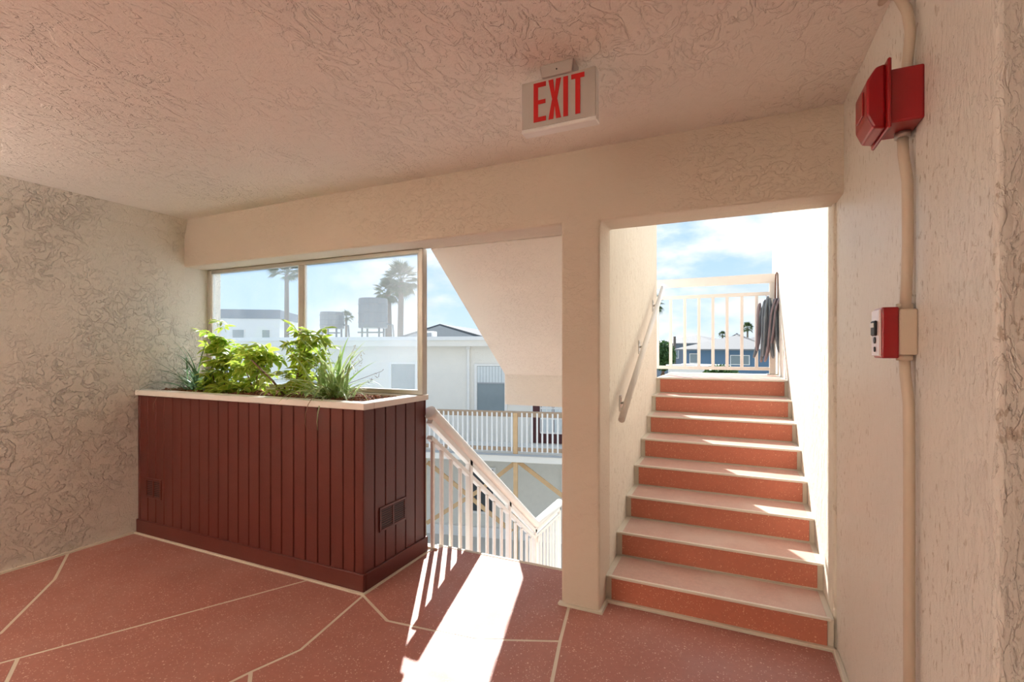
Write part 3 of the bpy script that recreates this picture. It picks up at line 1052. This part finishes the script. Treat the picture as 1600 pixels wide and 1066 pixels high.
def nwin(x0, x1, z0, z1, y=1.4, blind=.4, mat='far_window', frame='far_white'):
    bm = B()
    for (a, b, c, d) in ((x0 - .07, x0, z0 - .06, z1 + .06), (x1, x1 + .07, z0 - .06, z1 + .06), (x0, x1, z1, z1 + .06), (x0, x1, z0 - .06, z0)):
        box(bm, a, b, y - .05, y, c, d)
    w = obj('window_frame', bm, frame, NB)
    nb('window_pane', mat, x0, x1, y - .02, y - .012, z0, z1, parent=w)
    if blind:
        zb = z1 - (z1 - z0) * blind
        n = 9
        for k in range(n):
            xa = x0 + (x1 - x0) * k / n
            nb('blind_slat', 'blind', xa + .004, xa + (x1 - x0) / n - .004, y - .03, y - .021, zb, z1 - .01, parent=w)
        nb('meeting_rail', 'far_grey', x0, x1, y - .04, y - .022, zb - .03, zb, parent=w)
    return w
nwin(-.78, .0, -.25, 1.04, blind=.35)
nwin(-3.33, -2.6, .0, 1.08, blind=.0)
nwin(-6.2, -5.3, -.1, 1.04, blind=.35)
nwin(-9.2, -8.2, -.1, 1.04, blind=.35)
d = nb('door', 'door_maroon', .78, 1.74, 1.36, 1.41, DECK + .02, 1.0)
nb('door_trim', 'far_white', .72, .78, 1.34, 1.41, DECK + .02, 1.05)
w = nb('door_pane', 'blind', 1.02, 1.30, 1.345, 1.361, -.72, .6, parent=d)
nb('door_pane', 'blind', 1.36, 1.66, 1.345, 1.361, -.72, .6, parent=d)
for z in (-.74, -.36, -.08, .2):
    nb('muntin', 'far_white', .99, 1.7, 1.335, 1.346, z - .02, z + .02, parent=d)
for x in (.99, 1.16, 1.33, 1.50, 1.69):
    nb('muntin', 'far_white', x - .012, x + .012, 1.335, 1.3455, -.74, .6, parent=d)
# walkway railing
nb('rail_cap', 'wood_old', -4.2, 3.2, -.045, .045, -.045, -.005, .004)
nb('rail_board', 'wood_old', -4.2, 3.2, -.02, .02, -.14, -.045, .003)
nb('bottom_board', 'wood_old', -4.2, 3.2, -.02, .02, -.97, -.88, .003)
for x in (-4.17, -1.80, .57, 2.94):
    nb('post', 'wood', x - .05, x + .05, -.05, .06, DECK - .05, -.045, .004)
    nb('lower_post', 'wood', x - .05, x + .05, -.02, .08, -3.75, DECK - .2, .004)
bm = B(); box(bm, -.02, .02, -.045, -.02, -.98, -.03, .002)
me0 = None
x = -4.1
while x < 3.15:
    if all(abs(x - q) > .075 for q in (-4.17, -1.80, .57, 2.94)):
        if me0 is None:
            o = obj('baluster', bm, 'far_white', NB); me0 = o.data
        else:
            o = bpy.data.objects.new('baluster', me0); C.objects.link(o); o.parent = NB
        o.location = (x, 0, 0)
    x += .124
# timber braces below the walkway
def brace(a, b, y=.3):
    bm = B(); bar(bm, (a[0], y, a[1]), (b[0], y, b[1]), .05, .10, bev=.003); obj('brace', bm, 'wood', NB)
brace((.56, -1.28), (-.45, -2.1)); brace((.56, -1.28), (1.75, -2.13)); brace((-.45, -2.1), (-1.85, -3.02), .36)
brace((-1.85, -1.45), (-.55, -2.4), .42); brace((-.55, -2.4), (.4, -3.1), .42); brace((-1.85, -1.45), (-3.0, -2.2)); brace((1.75, -2.13), (2.9, -1.3))
nwin(-1.15, -.37, -3.04, -1.85, y=1.6, blind=0, mat='far_dark')
nwin(-3.9, -3.0, -3.04, -1.85, y=1.6, blind=0, mat='far_dark')
nwin(1.6, 2.4, -3.04, -1.85, y=1.6, blind=0, mat='far_dark')
nb('plinth', 'far_white', -13, 3.3, 1.45, 1.62, -3.74, -3.45, .01)

# ------------------------------------------------------------------ things on and behind the neighbour roof
def house(name, label, loc, rz, w, dp, z0, ze, zr, wall, roof, kind='hip', over=.4, wins=(), group=None, cat='house'):
    root = thing(name, label, cat, (loc.x, loc.y, z0), rz, group)
    H_ = ze - z0
    bm = B(); box(bm, -w / 2, w / 2, 0, dp, 0, H_); obj('walls', bm, wall, root)
    hr_ = zr - ze
    x0, x1, y0, y1 = -w / 2 - over, w / 2 + over, -over, dp + over
    ym = (y0 + y1) / 2
    bm = B()
    if kind == 'flat':
        box(bm, x0, x1, y0, y1, H_, H_ + hr_, .02)
        obj('parapet', bm, roof, root)
    else:
        ins = {'hip': (y1 - y0) / 2, 'gable_x': 0.0, 'pyramid': (x1 - x0) / 2}.get(kind, 0)
        if kind == 'gable_y':
            prism(bm, [(x0, H_), (x1, H_), (x1, H_ + .08), (0, H_ + hr_), (x0, H_ + .08)], 'y', y0, y1)
        else:
            lo = [bm.verts.new(p) for p in ((x0, y0, H_), (x1, y0, H_), (x1, y1, H_), (x0, y1, H_))]
            up = [bm.verts.new((p.co.x, p.co.y, H_ + .1)) for p in lo]
            a, b = bm.verts.new((x0 + ins - .001, ym, H_ + hr_)), bm.verts.new((x1 - ins + .001, ym, H_ + hr_))
            bm.faces.new(lo)
            for i in range(4):
                bm.faces.new((lo[i], lo[(i + 1) % 4], up[(i + 1) % 4], up[i]))
            bm.faces.new((up[0], up[1], b, a)); bm.faces.new((up[2], up[3], a, b))
            bm.faces.new((up[1], up[2], b)); bm.faces.new((up[3], up[0], a))
        obj('roof', bm, roof, root)
        if kind == 'gable_y':
            bm = B(); prism(bm, [(x0 + .25, H_ + .02), (x1 - .25, H_ + .02), (0, H_ + hr_ - .09)], 'y', y0 - .06, y0 + .01)
            obj('gable_panel', bm, wall, root)
    for (a, b, c, d_) in wins:
        bm = B(); box(bm, a - .06, b + .06, -.06, .0, c - .06 - z0, d_ + .06 - z0)
        q = obj('window_frame', bm, 'far_white', root)
        bm = B(); box(bm, a, b, -.075, -.055, c - z0, d_ - z0); obj('pane', bm, 'far_window', q)
    return root
gp = far_at(690, 527, 26)
house('gabled_house', 'house with dark gabled roof and grey gable just above the neighbour parapet', gp, R(12), 4.2, 6, -3.7, 2.12, 2.86, 'far_grey', 'far_roof', 'gable_y', .25)
gb = thing('rooftop_condenser', 'small white air conditioner unit on the neighbour roof before the grey gable', 'air conditioner', far_at(671, 527, 15.5) + Vector((0, 0, -.12)), R(15))
bm = B(); box(bm, -.20, .20, -.18, .18, 0, .30, .02, 2); obj('casing', bm, 'far_white', gb)
bm = B(); box(bm, -.13, .13, -.19, -.178, .06, .25, .005); obj('grille', bm, 'far_grey', gb)
def rooftop_tank(label, u, v0, v1, wpx, d):
    p = far_at(u, v1, d)
    px = d / F_PX
    w, h = wpx * px, (v1 - v0) * px
    root = thing('rooftop_tank', label, 'tank', (p.x, p.y, 1.80), R(24), 'dark tanks on the neighbour roof')
    zb = p.z - 1.80
    n = 20
    bm = B()
    prof = [(w / 2 * .97, zb), (w / 2, zb + .03), (w / 2, zb + h - .05), (w / 2 * .97, zb + h), (.02, zb + h + .04)]
    rings = [[bm.verts.new((r * math.cos(2 * PI * k / n), r * math.sin(2 * PI * k / n), z)) for k in range(n)] for r, z in prof]
    for a, b in zip(rings, rings[1:]):
        for k in range(n):
            bm.faces.new((a[k], a[(k + 1) % n], b[(k + 1) % n], b[k]))
    bm.faces.new(rings[0][::-1]); bm.faces.new(rings[-1])
    obj('drum', bm, 'tank', root)
    for z in (.2, .5, .8):
        bm = B()
        loop = [((w / 2 + .012) * math.cos(2 * PI * k / n), (w / 2 + .012) * math.sin(2 * PI * k / n), zb + h * z) for k in range(n + 1)]
        tube(bm, loop, .014, 5, cap=False); obj('hoop', bm, 'tank', root)
    for k in range(4):
        a = PI / 4 + k * PI / 2
        bm = B(); tube(bm, [(w * .42 * math.cos(a), w * .42 * math.sin(a), 0), (w * .42 * math.cos(a), w * .42 * math.sin(a), zb + .02)], .035, 6); obj('leg', bm, 'tank', root)
    bm = B(); bar(bm, (-w * .45, -w * .3, zb * .65), (w * .45, -w * .3, zb * .65), .05, .05); obj('cross_bar', bm, 'tank', root)
    bm = B(); tube(bm, [(w * .5, 0, zb + .15), (w * .7, 0, zb + .12), (w * .75, 0, .0)], .03, 6); obj('pipe', bm, 'tank', root)
rooftop_tank('large dark drum-shaped tank on legs on the roof left of the twin palms', 583, 467, 513, 44, 17.5)
rooftop_tank('smaller squat dark tank on legs on the roof, seen right of the mullion', 519, 488, 514, 36, 17.5)
house('flat_roof_building', 'pale flat-roofed building with dark parapet seen through the left pane', far_at(360, 560, 42), R(35), 8.0, 6, -3.7, 4.2, 5.0, 'far_white', 'slate_wall', 'flat', .1,
      wins=[(-3.0, -2.3, 1.4, 3.2), (-1.5, -.9, 1.4, 3.2), (.2, 1.1, 1.4, 3.2), (2.6, 3.2, 1.4, 3.2)], cat='building')

# ------------------------------------------------------------------ palms
def fan_frond():
    V, Fc = [], []
    # petiole
    for i, (x, z) in enumerate(((0, 0), (.5, .12))):
        for (dy, dz) in ((-.012, 0), (.012, 0), (0, .016)):
            V.append((x, dy, z + dz))
    for q in range(3):
        Fc.append((q, (q + 1) % 3, 3 + (q + 1) % 3, 3 + q))
    n = 15
    for k in range(n):
        a = R(-78 + 156 * k / (n - 1))
        L = .62 * (.75 + .25 * math.cos(a))
        b = len(V)
        ca, sa = math.cos(a), math.sin(a)
        wv = .032
        V += [(.5, 0, .12), (.5 + L * .5 * ca + wv * sa, L * .5 * sa - wv * ca, .13), (.5 + L * .5 * ca - wv * sa, L * .5 * sa + wv * ca, .13), (.5 + L * ca, L * sa, .02), (.5 + L * .5 * ca, L * .5 * sa, .155)]
        Fc += [(b, b + 1, b + 4), (b, b + 4, b + 2), (b + 1, b + 3, b + 4), (b + 2, b + 4, b + 3)]
    me = bpy.data.meshes.new('frond')
    me.from_pydata(V, [], Fc)
    me.materials.append(MATS['palm_leaf'])
    return me
FROND = fan_frond()
def palm(label, crown, z0, size, lean=0.0, tr=.16, seed=1, nf=30, low=-.9):
    rr = random.Random(seed)
    root = thing('fan_palm', label, 'palm tree', (crown.x - lean, crown.y, z0), 0)
    top = crown.z - z0
    bm = B()
    tube(bm, [(0, 0, 0), (lean * .35, 0, top * .5), (lean * .8, 0, top * .85), (lean, 0, top)], [tr * 1.25, tr, tr * .9, tr * .8], 10)
    obj('trunk', bm, 'palm_trunk', root)
    for k in range(nf):
        el = low + (1.35 - low) * ((k + .5) / nf) ** .9
        az = k * 2.399 + rr.uniform(-.2, .2)
        M = Matrix.Translation((lean, 0, top)) @ Matrix.Rotation(az, 4, 'Z') @ Matrix.Rotation(-el, 4, 'Y') @ Matrix.Rotation(rr.uniform(-.5, .5), 4, 'X') @ Matrix.Scale(size * rr.uniform(.85, 1.1), 4)
        o = bpy.data.objects.new('frond', FROND); C.objects.link(o); o.parent = root; o.matrix_local = M
palm('tall fan palm with a single slim trunk seen through the left pane', far_at(448, 430, 34), -3.7, 1.35, 0, .17, 1, 30, -.4)
palm('taller of the twin fan palms beside the large rooftop tank', far_at(627, 440, 30), -3.7, 1.30, .15, .2, 2, 40, -1.1)
palm('shorter leaning fan palm of the twin beside the large rooftop tank', far_at(606, 458, 30.8), -3.7, .95, -.15, .24, 3, 34, -1.2)
palm('small distant fan palm right of the squat rooftop tank', far_at(541, 497, 44), -3.7, .75, 0, .12, 4, 26, -.7)
palm('distant fan palm above the pale roof behind the landing guard', far_at(1168, 513, 95), -3.7, 1.25, 0, .2, 5, 30, -.9)
palm('dark distant palm top above the roofs in the middle of the landing guard', far_at(1129, 524, 90), -3.7, .8, 0, .2, 6, 24, -.8)
palm('near palm whose fronds show at the left end of the landing guard', far_at(1014, 478, 19), -3.7, .62, 0, .14, 7, 30, -1.2)

# ------------------------------------------------------------------ view past the landing guard
house('blue_house', 'blue house with pale hipped roof seen through the landing guard', far_at(1130, 547, 38), R(-17), 6.6, 7, -3.7, 1.42, 2.75, 'blue_wall', 'roof_light', 'hip', .5, wins=[(.6, 1.9, .35, 1.0), (-2.6, -2.0, .4, 1.1)])
house('slate_house', 'slate grey house with pale roof at the left of the landing guard view', far_at(1068, 540, 55), R(-20), 7.0, 7, -3.7, 2.1, 3.2, 'slate_wall', 'roof_light', 'hip', .5, wins=[(-1.5, -.6, .5, 1.4), (1.0, 2.0, .5, 1.4)])
house('pale_roof_house', 'house with broad pale roof behind the blue house, right of the guard', far_at(1192, 540, 52), R(-17), 7.0, 8, -3.7, 1.7, 3.7, 'far_white', 'roof_light', 'hip', .5)
house('pavilion', 'small pavilion with pointed grey roof and finial on the skyline', far_at(1148, 532, 70), R(-20), 1.7, 1.7, -3.7, 2.8, 3.9, 'far_grey', 'far_roof', 'pyramid', .15, cat='pavilion')
house('carport', 'low white flat-roofed carport just above the landing edge', far_at(1078, 577, 27), R(-20), 2.6, 2.2, -3.7, .45, .62, 'far_white', 'far_white', 'flat', .1, cat='carport')
pole = B(); p = far_at(1054, 550, 45); tube(pole, [(p.x, p.y, -3.7), (p.x, p.y, 2.7)], [.16, .12], 8)
tag(obj('utility_pole', pole, 'palm_trunk'), 'dark utility pole before the slate house roof', 'pole')
def bush(label, c, z0, rx_, rz_, n, seed):
    rr = random.Random(seed)
    root = thing('bush', label, 'bush', (c.x, c.y, z0))
    top = c.z - z0
    bm = B()
    for k in range(5):
        tube(bm, [(0, 0, 0), (rr.uniform(-.3, .3) * rx_, rr.uniform(-.3, .3) * rx_, top * .7), (rr.uniform(-.7, .7) * rx_, rr.uniform(-.7, .7) * rx_, top)], [.06, .04, .015], 6)
    obj('stem', bm, 'stem_brown', root)
    V, Fc = [], []
    for k in range(n):
        d = Vector((rr.gauss(0, 1), rr.gauss(0, 1), rr.gauss(0, 1))).normalized() * (rr.random() ** .33)
        p = Vector((d.x * rx_, d.y * rx_, top + d.z * rz_))
        a = Vector((rr.gauss(0, 1), rr.gauss(0, 1), rr.gauss(0, 1))).normalized()
        b_ = a.orthogonal().normalized()
        l = rr.uniform(.07, .13)
        i = len(V)
        V += [p - a * l, p + b_ * l * .4, p + a * l, p - b_ * l * .4]
        Fc.append((i, i + 1, i + 2, i + 3))
    me = bpy.data.meshes.new('foliage'); me.from_pydata(V, [], Fc); me.materials.append(MATS['hedge_leaf'])
    o = obj('foliage', me, 'hedge_leaf', root)
    o['kind'] = 'stuff'
bush('tall dark green bush at the left edge of the landing guard view', far_at(1036, 556, 30), -3.7, .75, .95, 2600, 1)
bush('low bright green bush showing just over the landing edge', far_at(1126, 583, 20), -3.7, .65, .32, 1600, 2)
